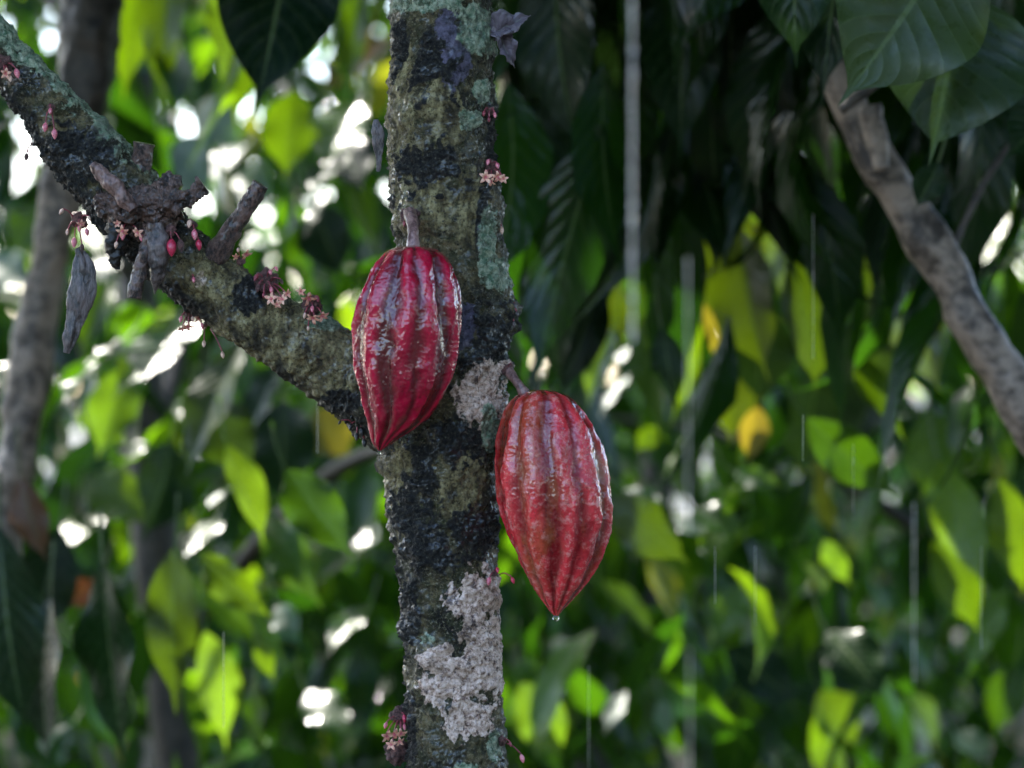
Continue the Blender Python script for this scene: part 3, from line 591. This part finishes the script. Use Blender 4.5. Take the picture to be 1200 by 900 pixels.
BO = np.array([b[0] for b in BEAMS]); BR = np.array([b[1] for b in BEAMS]); BS = np.array(SUN)

# overhead crown of this tree: it keeps the sun off the trunk and pods
def overhead():
    rr = random.Random(11); m = Mass()
    for i in range(3000):
        p = (rr.uniform(-2.2, 2.2), rr.uniform(-.5, 1.5), rr.uniform(2.12, 3.1))
        D = p[1] + FD
        if p[2] - .32 < CAMZ + .155 * D: continue
        d = hang_dir(rr, -55, 5); m.add(p, d, up_norm(rr, d), rr.uniform(.18, .32), rr.random() ** 1.3 * .8, rr.randrange(6))
    m.build('crown', M['leaf_mass'], tree)
    for pts in ([(0, 0, 1.85, .03), (.1, .05, 2.2, .025), (.5, .1, 2.6, .015), (1.0, .2, 2.8, .006)], [(-.05, 0, 1.95, .03), (-.2, .1, 2.3, .02), (-.7, .3, 2.7, .01), (-1.2, .3, 2.9, .005)],
                [(-.02, 0, 2.0, .03), (0, .3, 2.4, .02), (.1, .8, 2.8, .01)]):
        tube_obj('limb', pts, M['bark_far'], tree, 12, 24, .003, 30)
overhead()

# ------------------------------------------------------------------ pods
def mat_pod(name, deep, mid_, pale, brown, brown_amt, scurf_amt, rough):
    t = NT(name); c = t.coord(); cs = t.coord((1, 1, .28))
    rib = t.attr('rib').outputs['Fac']; n1 = t.noise(45, 6, .7, cs); n2 = t.noise(170, 5, .7, c); n3 = t.noise(420, 4, .7, c); nb = t.noise(26, 5, .65, t.coord((1, 1, .4)))
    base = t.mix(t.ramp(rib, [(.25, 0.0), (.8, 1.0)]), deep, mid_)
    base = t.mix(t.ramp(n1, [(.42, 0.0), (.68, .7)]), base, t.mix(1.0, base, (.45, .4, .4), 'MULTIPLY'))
    base = t.mix(t.math('MULTIPLY', t.ramp(nb, [(.48, 0.0), (.60, 1.0)]), brown_amt), base, brown)
    sc_ = t.math('MULTIPLY', t.ramp(n2, [(.50, 0.0), (.64, 1.0)]), t.ramp(rib, [(.3, .15), (.85, 1.0)]))
    base = t.mix(t.math('MULTIPLY', sc_, scurf_amt), base, pale)
    base = t.mix(t.ramp(n3, [(.30, .7), (.42, 0.0)]), base, (.03, .008, .008))
    h = t.math('ADD', t.math('MULTIPLY', n2, 1.0), t.math('MULTIPLY', n3, .35))
    nrm = t.bump(h, .4, .0017)
    ro = t.ramp(n1, [(.35, rough), (.7, rough * 1.9)])
    return t.out(t.pbsdf(base, ro, nrm, .15, .95, .10, 0, 1.62))
M['pod_a'] = mat_pod('crimson_pod_skin', (.10, .001, .004), (.56, .001, .036), (.60, .05, .09), (.10, .004, .006), .5, .15, .13)
M['pod_b'] = mat_pod('rosy_pod_skin', (.24, .003, .006), (.80, .040, .048), (.85, .40, .32), (.34, .10, .022), .5, .55, .17)

def pod(name, prof, Y0, seed, mat, label, phase, lean, stem, warts=.0011, fur=1.0):
    root = empty(name, P(*stem[-1][:2], Y0), label, 'cacao pod', 'ripe red cacao pods on the tree')
    T = np.array(prof, float); nr, nc = 420, 420
    t = np.linspace(0, 1, nr); t = .5 - .5 * np.cos(np.pi * t)          # denser rings at the ends
    yy = T[0, 0] + (T[-1, 0] - T[0, 0]) * t
    # smooth the profile
    A = np.array([np.interp(yy, T[:, 0], T[:, k]) for k in (1, 2)])
    kk = np.hanning(25); kk /= kk.sum()
    def smo(v):
        p = np.concatenate([2 * v[0] - v[12:0:-1], v, 2 * v[-1] - v[-2:-14:-1]]); return np.convolve(p, kk, 'valid')
    Lx, Rx = smo(A[0]), smo(A[1]); cx = (Lx + Rx) / 2; r_ = np.maximum((Rx - Lx) / 2, .6)
    end = np.minimum(np.sqrt(np.clip(np.arange(nr) / 10, 0, 1)), 1)
    th = np.linspace(0, 2 * np.pi, nc, endpoint=False)
    TH = th[None] + phase + lean * (t[:, None] - .5) * .5
    s = np.minimum(t, 1 - t)[:, None]; env = sstep(.0, .16, s)
    env_t = sstep(.0, .10, t)[:, None] * sstep(1.0, .93, t)[:, None]
    # ten ribs in five pairs: five deep furrows, five shallow
    tt, hh = np.meshgrid(t, th, indexing='ij'); pt = np.stack([np.sin(hh).ravel() * 1.2, np.cos(hh).ravel() * 1.2, tt.ravel() * 3.0], 1)
    TH = TH + (nz(pt, 1.0, seed + 20, 3) * .16).reshape(nr, nc)
    a5 = np.abs(((TH * 5 / (2 * np.pi)) + .5) % 1 - .5); b5 = np.abs(((TH * 5 / (2 * np.pi))) % 1 - .5)
    wob = 0
    deepf = np.exp(-(a5 / .17) ** 2); shal = np.exp(-(b5 / .13) ** 2)
    rib = 1 - .95 * deepf - .7 * shal
    f = 1 - (.15 * deepf + .095 * shal) * env_t * fur
    X = cx[:, None] + r_[:, None] * 1.03 * f * np.sin(th)[None]; Yd = -r_[:, None] * f * np.cos(th)[None] * 1.0
    k = K0 * (Y0 + FD) / FD
    V = np.stack([(X - 600) * k, Y0 + Yd * k, CAMZ - (np.repeat(yy[:, None], nc, 1) - 450) * k], -1).reshape(-1, 3)
    N = np.stack([np.tile(np.sin(th), nr), np.tile(-np.cos(th), nr), np.zeros(nr * nc)], 1)
    n1 = nz(V, 40, seed, 3, (1, 1, .35)); n2 = nz(V, 150, seed + 3, 4, (1, 1, .55)); n3 = nz(V, 420, seed + 5, 2)
    rr_ = rib.ravel(); ev = np.repeat(env[:, 0], nc)
    d = (n1 * .0022 + (n2 * warts * .5 + np.abs(n2) * warts * .3) * (.4 + .6 * rr_) + n3 * .00025) * (.25 + .75 * ev)
    V = V + N * d[:, None]
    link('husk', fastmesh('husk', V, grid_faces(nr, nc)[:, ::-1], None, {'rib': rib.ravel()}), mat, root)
    pth = []
    for q in stem:
        w_ = P(q[0], q[1], q[3]); pth.append((*w_, q[2] * K0))
    tube_obj('stem', pth, M['stem'], root, 24, 40, .0006, 160)
    return root
M['stem'] = mat_simple('pod_stalk', (.10, .045, .04), (.34, .19, .16), 140, .35, .5, .001, (1, 1, .5), coat=.3)

YA, YB = -.078, -.035
podA = pod('cacao_pod', [(288.5, 476, 492), (290, 464, 504), (294, 455, 514), (300, 447, 522), (310, 437, 529), (322, 430, 534), (340, 421, 539), (360, 415, 541), (385, 412.5, 540.5), (410, 412.5, 538), (435, 414, 532), (455, 418, 524),
            (475, 422, 513), (490, 426, 502), (502, 430, 487), (512, 433, 471), (520, 436, 459), (525, 440, 452), (528, 443, 447)], YA, 2.0, M['pod_a'],
            'glossy dark crimson pod on short stem against the trunk, at the branch fork', .35, -.5, [(480, 250, 8, -.045), (483, 262, 7, -.062), (484, 276, 6.5, -.074), (484, 291, 8, YA)], .0012)
podB = pod('cacao_pod', [(457, 626, 640), (459, 616, 652), (463, 606, 664), (470, 598, 673), (482, 590, 683), (500, 584, 695), (520, 580, 703), (545, 578, 710), (570, 579.5, 715), (590, 583, 717.5), (612, 589, 717), (632, 597, 713), (652, 606.5, 706),
            (670, 615, 698), (685, 623.5, 688), (698, 631, 677), (708, 638, 667), (715, 643.5, 659), (719, 647, 656), (721, 649, 655)], YB, 8.0, M['pod_b'],
            'rosy mottled pod hanging free right of the trunk, water drop at its tip', .1, .9, [(594, 432, 7, -.018), (602, 443, 5.5, -.028), (610, 454, 5.5, -.034), (618, 468, 9, YB)], .0012)
tw = NT('clear_water'); gl = tw.n('BsdfGlass'); gl.inputs['IOR'].default_value = 1.33; gl.inputs['Roughness'].default_value = .0
M['water'] = tw.out(gl.outputs[0])
tw = NT('falling_water'); g1 = tw.n('BsdfGlass'); g1.inputs['IOR'].default_value = 1.33; g1.inputs['Roughness'].default_value = .45; 
M['rain'] = tw.out(g1.outputs[0])
def drop_mesh(name, c, r_, mat, parent=None, ln=1.5):
    bm = bmesh.new(); bmesh.ops.create_uvsphere(bm, u_segments=20, v_segments=14, radius=r_)
    for v in bm.verts:
        z = min(1.0, v.co.z / r_)
        if z > 0: v.co.x *= (1 - z) ** .4 * (1 - .2 * z) + .02; v.co.y *= (1 - z) ** .4 * (1 - .2 * z) + .02; v.co.z *= ln
        v.co += Vector(c)
    me = bpy.data.meshes.new(name); bm.to_mesh(me); bm.free(); return link(name, me, mat, parent)
drop_mesh('water_drop', P(651.5, 724, YB), .0026, M['water'], podB)
drop_mesh('water_drop', P(444, 531, YA), .0016, M['water'], podA)

# ------------------------------------------------------------------ withered things hanging on the tree
def husk_thing(name, pts, Y0, mat, label, cat, flat=.45, group=None):
    A = catmull([(*P(x, y, Y0), r_ * K0) for x, y, r_ in pts], 90)
    a, b = A[0].copy(), A[-1].copy(); a[3] = b[3] = 1e-4; A = np.vstack([a, A, b]); nc = 60
    V, F, th = tube(A, nc); C = np.repeat(A[:, :3], nc, 0); D = V - C
    rid = 1 + .13 * np.cos(np.tile(th, len(A)) * 5); D = D * rid[:, None]; D[:, 1] *= flat
    V = C + D; L = np.linalg.norm(D, axis=1)[:, None] + 1e-9
    V = V + D / L * (nz(V, 110, 3.3, 4, (1, 1, .4)) * .0016)[:, None] * (L > 3e-4)
    o = link(name, fastmesh(name, V, F), mat); return tag(o, label, cat, group)
husk_thing('withered_pod', [(92, 290, 3), (96, 300, 8), (98, 325, 12.5), (94, 355, 13.5), (88, 380, 9.5), (81, 402, 6), (78, 414, 3)], .0, M['dry'],
           'shrivelled grey-purple young pod hanging under the thick branch at far left', 'withered pod', .5, 'withered young pods')
husk_thing('withered_pod', [(441, 140, 3), (442, 152, 5.5), (443, 170, 5), (443, 188, 3.5), (443, 201, 1.5)], -.01, M['dry'],
           'thin shrivelled grey pod hanging left of the trunk above the crimson pod', 'withered pod', .5, 'withered young pods')
M['dryleaf'] = mat_leaf('dry_leaf', [(0, (.10, .08, .09)), (1, (.28, .23, .27))], [(0, (.06, .04, .04)), (1, (.1, .07, .06))], .15, .3, .6)
def crumple():
    parts = []; n = 0; Vs = []; Fs = []; U = []
    for (x0, y0, x1, y1, wd, sd_) in [(578, 48, 610, 12, .55, 1), (580, 30, 606, 70, .4, 2), (576, 40, 600, 26, .8, 3)]:
        V, uv, F = leaf_template(24, 14, wd, .7, 1.0, .12, .06, sd_)
        a = P(x0, y0, -.012); b = P(x1, y1, -.03); Lm = (b - a).length
        V = (V * Lm) @ frame(b - a, (.3 * sd_ - .5, -1, .3)).T + np.array(a)
        V = V + np.stack([nz(V, 90, 2.2 + sd_, 3), nz(V, 90, 7.2 + sd_, 3), nz(V, 90, 12.2, 3)], 1) * .0025
        Vs.append(V); Fs.append(F + n); U.append(uv); n += len(V)
    V = np.concatenate(Vs); o = link('dried_leaf', fastmesh('dried_leaf', V, np.concatenate(Fs), np.concatenate(U), {'rnd': np.full(len(V), .6)}), M['dryleaf'])
    sm = o.modifiers.new('thick', 'SOLIDIFY'); sm.thickness = .0006
    tag(o, 'crumpled grey-purple dry leaf stuck to the right side of the trunk top', 'dry leaf')
crumple()

# ------------------------------------------------------------------ neighbouring trees (out of focus)
def px_path(pts, Y):
    out = []
    for p in pts:
        x, y, r_ = p[:3]; yy = p[3] if len(p) > 3 else Y
        q = P(x, y, yy); out.append((*q, r_ * K0 * (yy + FD) / FD))
    return out
def mktree(base, label, group='cacao trees behind the fruiting one'):
    return empty('cacao_tree', base, label, 'tree', group)
GR = 'cacao trees behind the fruiting one'
YL_ = 1.25
tl = mktree((P(0, 900, YL_).x, YL_, 0), 'blurred pale grey leaning trunk at far left, behind the thick branch')
tube_obj('trunk', px_path([(-160, 2050, 50), (-110, 1300, 36), (-50, 900, 30), (-10, 715, 28), (6, 600, 25), (30, 470, 24), (52, 340, 23), (73, 230, 22), (88, 165, 23)], YL_), M['bark_far'], tl, 40, 200, .008, 14)
tube_obj('limb', px_path([(80, 200, 24), (92, 130, 32), (100, 60, 35), (104, -30, 37), (108, -150, 40), (100, -500, 34)], YL_), M['bark_dark'], tl, 40, 120, .01, 14)  # upper trunk; its shade is put in as dark bark colour
YR_ = .62
trr = mktree((1.2, YR_ + .1, 0), 'blurred reddish grey branch slanting down the upper right corner')
tube_obj('branch', px_path([(2400, 2600, 90, .9), (1700, 1400, 70, .8), (1400, 820, 50), (1260, 570, 31), (1200, 478, 27), (1155, 400, 25), (1110, 320, 24), (1066, 250, 23), (1030, 190, 22), (1000, 135, 22), (972, 70, 23), (950, 10, 24), (930, -80, 26), (900, -300, 28)], YR_), M['bark_far'], trr, 40, 220, .007, 16)
tube_obj('twig', px_path([(1034, 200, 10), (1026, 160, 13), (1018, 124, 13)], YR_ - .06), M['bark_far'], trr, 20, 20, .003, 40)
tube_obj('twig', px_path([(985, 130, 6), (1060, 70, 5), (1110, 10, 5), (1150, -60, 4)], YR_ - .15), M['bark_dark'], trr, 12, 30, .001, 40)
tube_obj('twig', px_path([(1105, 320, 5), (1150, 220, 4), (1190, 160, 3), (1240, 110, 3)], YR_), M['bark_dark'], trr, 12, 30, .001, 40)

TREES = {'left': tl, 'right': trr}
def back_tree(key, x, Y, label, r_=.05, lean=0.1, dark=True):
    t = mktree((x, Y, 0), label); TREES[key] = t
    tube_obj('trunk', [(x, Y, -.05, r_ * 1.4), (x + lean * .2, Y, .5, r_), (x + lean, Y, 1.3, r_ * .85), (x + lean * 1.4, Y + .1, 2.2, r_ * .7), (x + lean * 2, Y, 3.2, r_ * .3)], M['bark_dark'] if dark else M['bark_far'], t, 16, 40, .006, 14)
    for k in range(5):
        rr = random.Random(hash(key) % 997 + k if False else len(key) * 31 + k); a = rr.uniform(0, 6.28); z = .9 + .35 * k
        tube_obj('limb', [(x + lean * z / 1.3, Y, z, r_ * .45), (x + math.cos(a) * .5, Y + math.sin(a) * .5, z + .35, r_ * .3), (x + math.cos(a) * 1.1, Y + math.sin(a) * 1.1, z + .45, r_ * .12)], M['bark_dark'] if dark else M['bark_far'], t, 10, 16, .003, 20)
    return t
back_tree('mid_right', 1.0, 3.0, 'dark slim trunk far back at lower right among lime leaves', .045, .15)
back_tree('mid_left', -.56, 2.6, 'dark tree behind the left trunk with olive hanging leaves', .045, -.1)
back_tree('centre', .18, 3.6, 'dark trunk seen low between the rosy pod and the fruiting trunk', .05, -.02)
back_tree('far_left', -1.9, 5.2, 'far tree at left with sunlit pale leaves', .07, .1)
back_tree('far_right', 2.0, 5.6, 'far tree at right edge with sunlit leaves', .07, .1)
back_tree('far_centre', .4, 6.4, 'farthest tree in the middle, small bright leaves', .07, .1)

# random foliage of each crown ----------------------------------------------------------------
HOLES = [(250, 190, 95, 95), (20, 320, 60, 45), (745, 440, 50, 45), (110, 360, 40, 40), (1150, 320, 40, 30), (40, 880, 60, 35), (1090, 860, 110, 50), (330, 730, 40, 40), (240, 640, 30, 25), (660, 350, 12, 10), (300, 280, 30, 30)]
def fill(key, X, Yr, Z, n, size, seed, rexp=1.0, rmin=0., rmax=1.0, holes=.6, lo=-85, hi=-10, name='crown', skip=None):
    rr = random.Random(seed); m = Mass(); par = TREES[key]
    for i in range(n):
        Y = rr.uniform(*Yr); p = (rr.uniform(*X), Y, rr.uniform(*Z))
        k = K0 * (Y + FD) / FD; d = hang_dir(rr, lo, hi); L = rr.uniform(*size)
        q = Vector(p) + d * L * .5; x = q.x / k + 600; y = 450 - (q.z - CAMZ) / k
        if any(((x - a) / b) ** 2 + ((y - c) / e) ** 2 < 1 for a, c, b, e in HOLES) and rr.random() < holes: continue
        if skip and skip(x, y, rr): continue
        m.add(p, d, up_norm(rr, d, .6), L, rmin + (rmax - rmin) * rr.random() ** rexp, rr.randrange(6))
    m.build(name, M['leaf_mass'], par)
fill('left', (-1.5, -.35), (1.3, 2.1), (.3, 2.3), 150, (.16, .28), 1, 1.0)
fill('mid_left', (-1.5, .1), (2.0, 3.4), (.1, 2.5), 800, (.15, .27), 2)
fill('centre', (-.7, 1.0), (2.9, 4.4), (.1, 2.5), 850, (.15, .26), 3)
fill('mid_right', (.1, 1.7), (1.7, 3.4), (.1, 2.5), 800, (.14, .26), 4)
fill('far_left', (-3.4, .2), (4.2, 6.4), (0, 3.2), 1100, (.16, .26), 5, holes=.6)
fill('far_right', (.3, 3.2), (4.4, 6.6), (0, 3.2), 1000, (.16, .26), 6, holes=.6)
fill('far_centre', (-1.6, 2.2), (5.4, 7.6), (0, 3.4), 1000, (.16, .26), 7, holes=.6)
fill('far_left', (-4.0, .2), (4.2, 8.5), (3.0, 4.6), 450, (.2, .32), 41, 1, 0, .8)  # unseen high leaves on both far trees, added to shade the background
fill('far_right', (-.5, 3.6), (4.2, 8.5), (3.0, 4.6), 450, (.2, .32), 42, 1, 0, .8)
fill('far_left', (-2.8, -.1), (3.6, 8), (.0, .9), 600, (.16, .28), 31, 1, 0, .8, holes=.2)
fill('far_right', (-.1, 3.0), (3.6, 8), (.0, .9), 600, (.16, .28), 32, 1, 0, .8, holes=.2)
# dense dark hanging foliage at upper right, in the shade of the overhead crown
fill('right', (-.05, .62), (.75, 1.5), (1.62, 2.3), 210, (.20, .34), 8, 1.5, 0, .45, lo=-88, hi=-60, skip=lambda x, y, r: x < 585 or y > 330 and r.random() < .8)
fill('right', (.0, 1.6), (.3, 1.9), (2.1, 2.9), 420, (.2, .32), 19, 1, 0, .6)  # crown leaves added overhead to shade the leaves below
fill('mid_left', (-2.6, .6), (1.5, 4.2), (2.5, 3.8), 950, (.2, .3), 20, 1, 0, .8)  # unseen high leaves on both mid trees, added to darken what hangs below
fill('mid_right', (-.3, 2.2), (1.5, 4.5), (2.5, 3.8), 950, (.2, .3), 21, 1, 0, .8)
fill('right', (.2, .9), (.9, 1.5), (1.45, 2.2), 60, (.18, .28), 9, 1.2, 0, .6, lo=-88, hi=-50, name='crown')

def around():
    """unseen leaf dome added around the camera, open only where sky light enters"""
    rr = random.Random(5); m = Mass(); G = Vector((-.42, -.70, .56)).normalized()
    n = 0
    while n < 5200:
        a = rr.uniform(0, 2 * math.pi); e = math.asin(rr.uniform(-.15, 1)); q = Vector((math.cos(a) * math.cos(e), math.sin(a) * math.cos(e), math.sin(e)))
        if q.y > .35 or q.angle(G) < R(35) or q.z > .75 and q.y > -.1: continue
        p = Vector((0, 0, 1.4)) + q * rr.uniform(4.2, 5.8)
        if p.z < .1: continue
        d = hang_dir(rr, -70, 0); m.add(p, d, up_norm(rr, d, .7), rr.uniform(.35, .55), rr.random() * .7, rr.randrange(6)); n += 1
    o = m.build('sky_blocking_foliage', M['leaf_dark'], None); tag(o, 'unseen dome of leaves added to block sky light', 'foliage', kind='stuff')  # added to shape the light; dark tone cuts its bounce
around()

def woodland():
    rr = random.Random(77); m = Mass()
    for i in range(11000):
        Y = rr.uniform(8, 22); X = rr.uniform(-.42, .42) * (Y + FD) * 1.2; z = 6.2 * rr.random() ** 1.15 
        if z > 3.4 + 1.6 * math.sin(X * 1.3 + Y) and rr.random() < .35: continue
        d = hang_dir(rr, -70, 20); m.add((X, Y, z), d, up_norm(rr, d, .7), rr.uniform(.35, .6), rr.random(), rr.randrange(6))
    for i in range(9000):  # unseen high leaves added to shade the far foliage
        Y = rr.uniform(3.5, 24); X = rr.uniform(-.42, .42) * (Y + FD) * 1.4 - Y * .15; z = rr.uniform(3.2, 7)
        if z - .5 < CAMZ + .16 * (Y + FD): continue
        d = hang_dir(rr, -60, 10); m.add((X, Y, z), d, up_norm(rr, d, .6), rr.uniform(.4, .7), rr.random() * .6, rr.randrange(6))
    o = link('distant_foliage', fastmesh('distant_foliage', np.concatenate(m.V), np.concatenate(m.F), np.concatenate(m.UV), {'rnd': np.concatenate(m.A)}), M['leaf_mass'])
    tag(o, 'far bright foliage seen through gaps between the trees', 'foliage', kind='stuff')
woodland()

DESC = {'lime': 'bright lime young leaf glowing in the sun', 'green': 'mid green leaf', 'olive': 'olive green leaf in half shade', 'dark': 'dark old leaf with shade in its tone', 'yellow': 'yellow leaf', 'deep': 'broad deep green leaf', 'pale': 'pale leaf with white wet glare', 'brown': 'rusty brown leaf'}  # leaf tones carry part of the sun and shade each leaf shows
def hero_leaves():
    for i, (x0, y0, x1, y1, wd, Y, dip, nk, mk, tk) in enumerate(HERO):
        rr = random.Random(500 + i)
        if nk == 'g':                      # glare leaves, shrunk so the sun glints stay small
            mx_, my_ = (x0 + x1) / 2, (y0 + y1) / 2; f_ = .72; x0, y0, x1, y1, wd = mx_ + (x0 - mx_) * f_, my_ + (y0 - my_) * f_, mx_ + (x1 - mx_) * f_, my_ + (y1 - my_) * f_, wd * f_
        a = P(x0, y0, Y); b = P(x1, y1, Y - dip); L = (b - a).length
        ratio = max(.16, min(.9, wd / math.hypot(x1 - x0, y1 - y0)))
        V, uv, F = leaf_template(22, 12, ratio, rr.uniform(.1, .3), rr.uniform(.08, .35), rr.uniform(.015, .04), rr.uniform(.08, .13), i, rr.uniform(-.06, .06))
        jt = .26 if nk == 'g' else .12; fr = frame(b - a, NORM[nk] + Vector((rr.gauss(0, jt), 0, rr.gauss(0, jt))))
        tipv = V[(22 + 1) * 13 - 7]; V = V * (L / np.linalg.norm(tipv[[0, 2]]))
        # tilt so that the drooping tip still lands on its point
        an = math.atan2(tipv[2], tipv[0]); ca, sa = math.cos(-an), math.sin(-an)
        V = np.stack([V[:, 0] * ca - V[:, 2] * sa, V[:, 1], V[:, 0] * sa + V[:, 2] * ca], 1)
        V = V @ fr.T + np.array(a)
        # petiole
        d = (b - a).normalized(); pt = catmull([(*a, .0018), (*(a - d * .02 + Vector((0, .005, .008))), .0018), (*(a - d * .035 + Vector((0, .015, .03))), .0022)], 6)
        v2, f2, _ = tube(pt, 6)
        VV = np.concatenate([V, v2]); FF = np.concatenate([F, f2 + len(V)])
        UV = np.concatenate([uv, np.tile([[.5, .5]], (len(v2), 1))])
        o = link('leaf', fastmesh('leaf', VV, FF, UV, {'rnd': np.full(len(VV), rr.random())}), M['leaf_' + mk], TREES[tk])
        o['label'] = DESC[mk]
hero_leaves()

# ------------------------------------------------------------------ rain water dripping through the crown
def trickle(x, y0, y1, Y, r_, label, seed, gap=.8):
    rr = random.Random(seed); bm = bmesh.new(); a = P(x, y0, Y); b = P(x, y1, Y); z = a.z; k = 0
    while z > b.z:
        r1 = r_ * rr.uniform(.6, 1.15); ln = rr.uniform(2.5, 5)
        res = bmesh.ops.create_uvsphere(bm, u_segments=8, v_segments=6, radius=r1)
        for v in res['verts']: v.co.z *= ln; v.co += Vector((a.x + rr.gauss(0, r_ * .25), Y, z - r1 * ln))
        z -= 2 * r1 * ln * rr.uniform(1.0, gap)
    me = bpy.data.meshes.new('water_trickle'); bm.to_mesh(me); bm.free()
    return tag(link('water_trickle', me, M['rain']), label, 'water', 'rain water dripping in lines')
trickle(741, -60, 385, -.80, .0009, 'broad blurred thread of rain water falling in front of the dark leaves', 1)
trickle(806, 300, 620, -.80, .0004, 'blurred thread of rain water beside the V of lime leaves', 2)
trickle(808, 760, 940, -.80, .0004, 'blurred thread of rain water at the bottom right of the rosy pod', 3)
trickle(1071, 588, 800, -.62, .0003, 'long thread of drips before the lower right leaves', 4)
trickle(941, 486, 540, .25, .0003, 'short fine line of drips left of the lit lime leaf', 5)
trickle(262, 740, 850, .3, .0003, 'faint line of drips right of the olive hanging leaf', 8)
trickle(372, 440, 530, .35, .0003, 'faint line of drips under the thick branch', 10)
trickle(838, 640, 705, .3, .0003, 'short line of drips falling from the pale glossy leaves', 12)
trickle(953, 250, 420, .5, .0003, 'faint line of drips in the dark above the lit lime leaf', 21)
trickle(1150, 640, 760, .5, .0003, 'faint line of drips at the right edge of the photo', 22)
trickle(885, 640, 730, .45, .0003, 'faint line of drips under the glossy green leaves', 23)
trickle(1000, 520, 600, .45, .0003, 'faintest line of drips crossing the lit lime leaf', 24)
trickle(690, 780, 900, .5, .0003, 'faint line of drips at the bottom, below the rosy pod', 25)
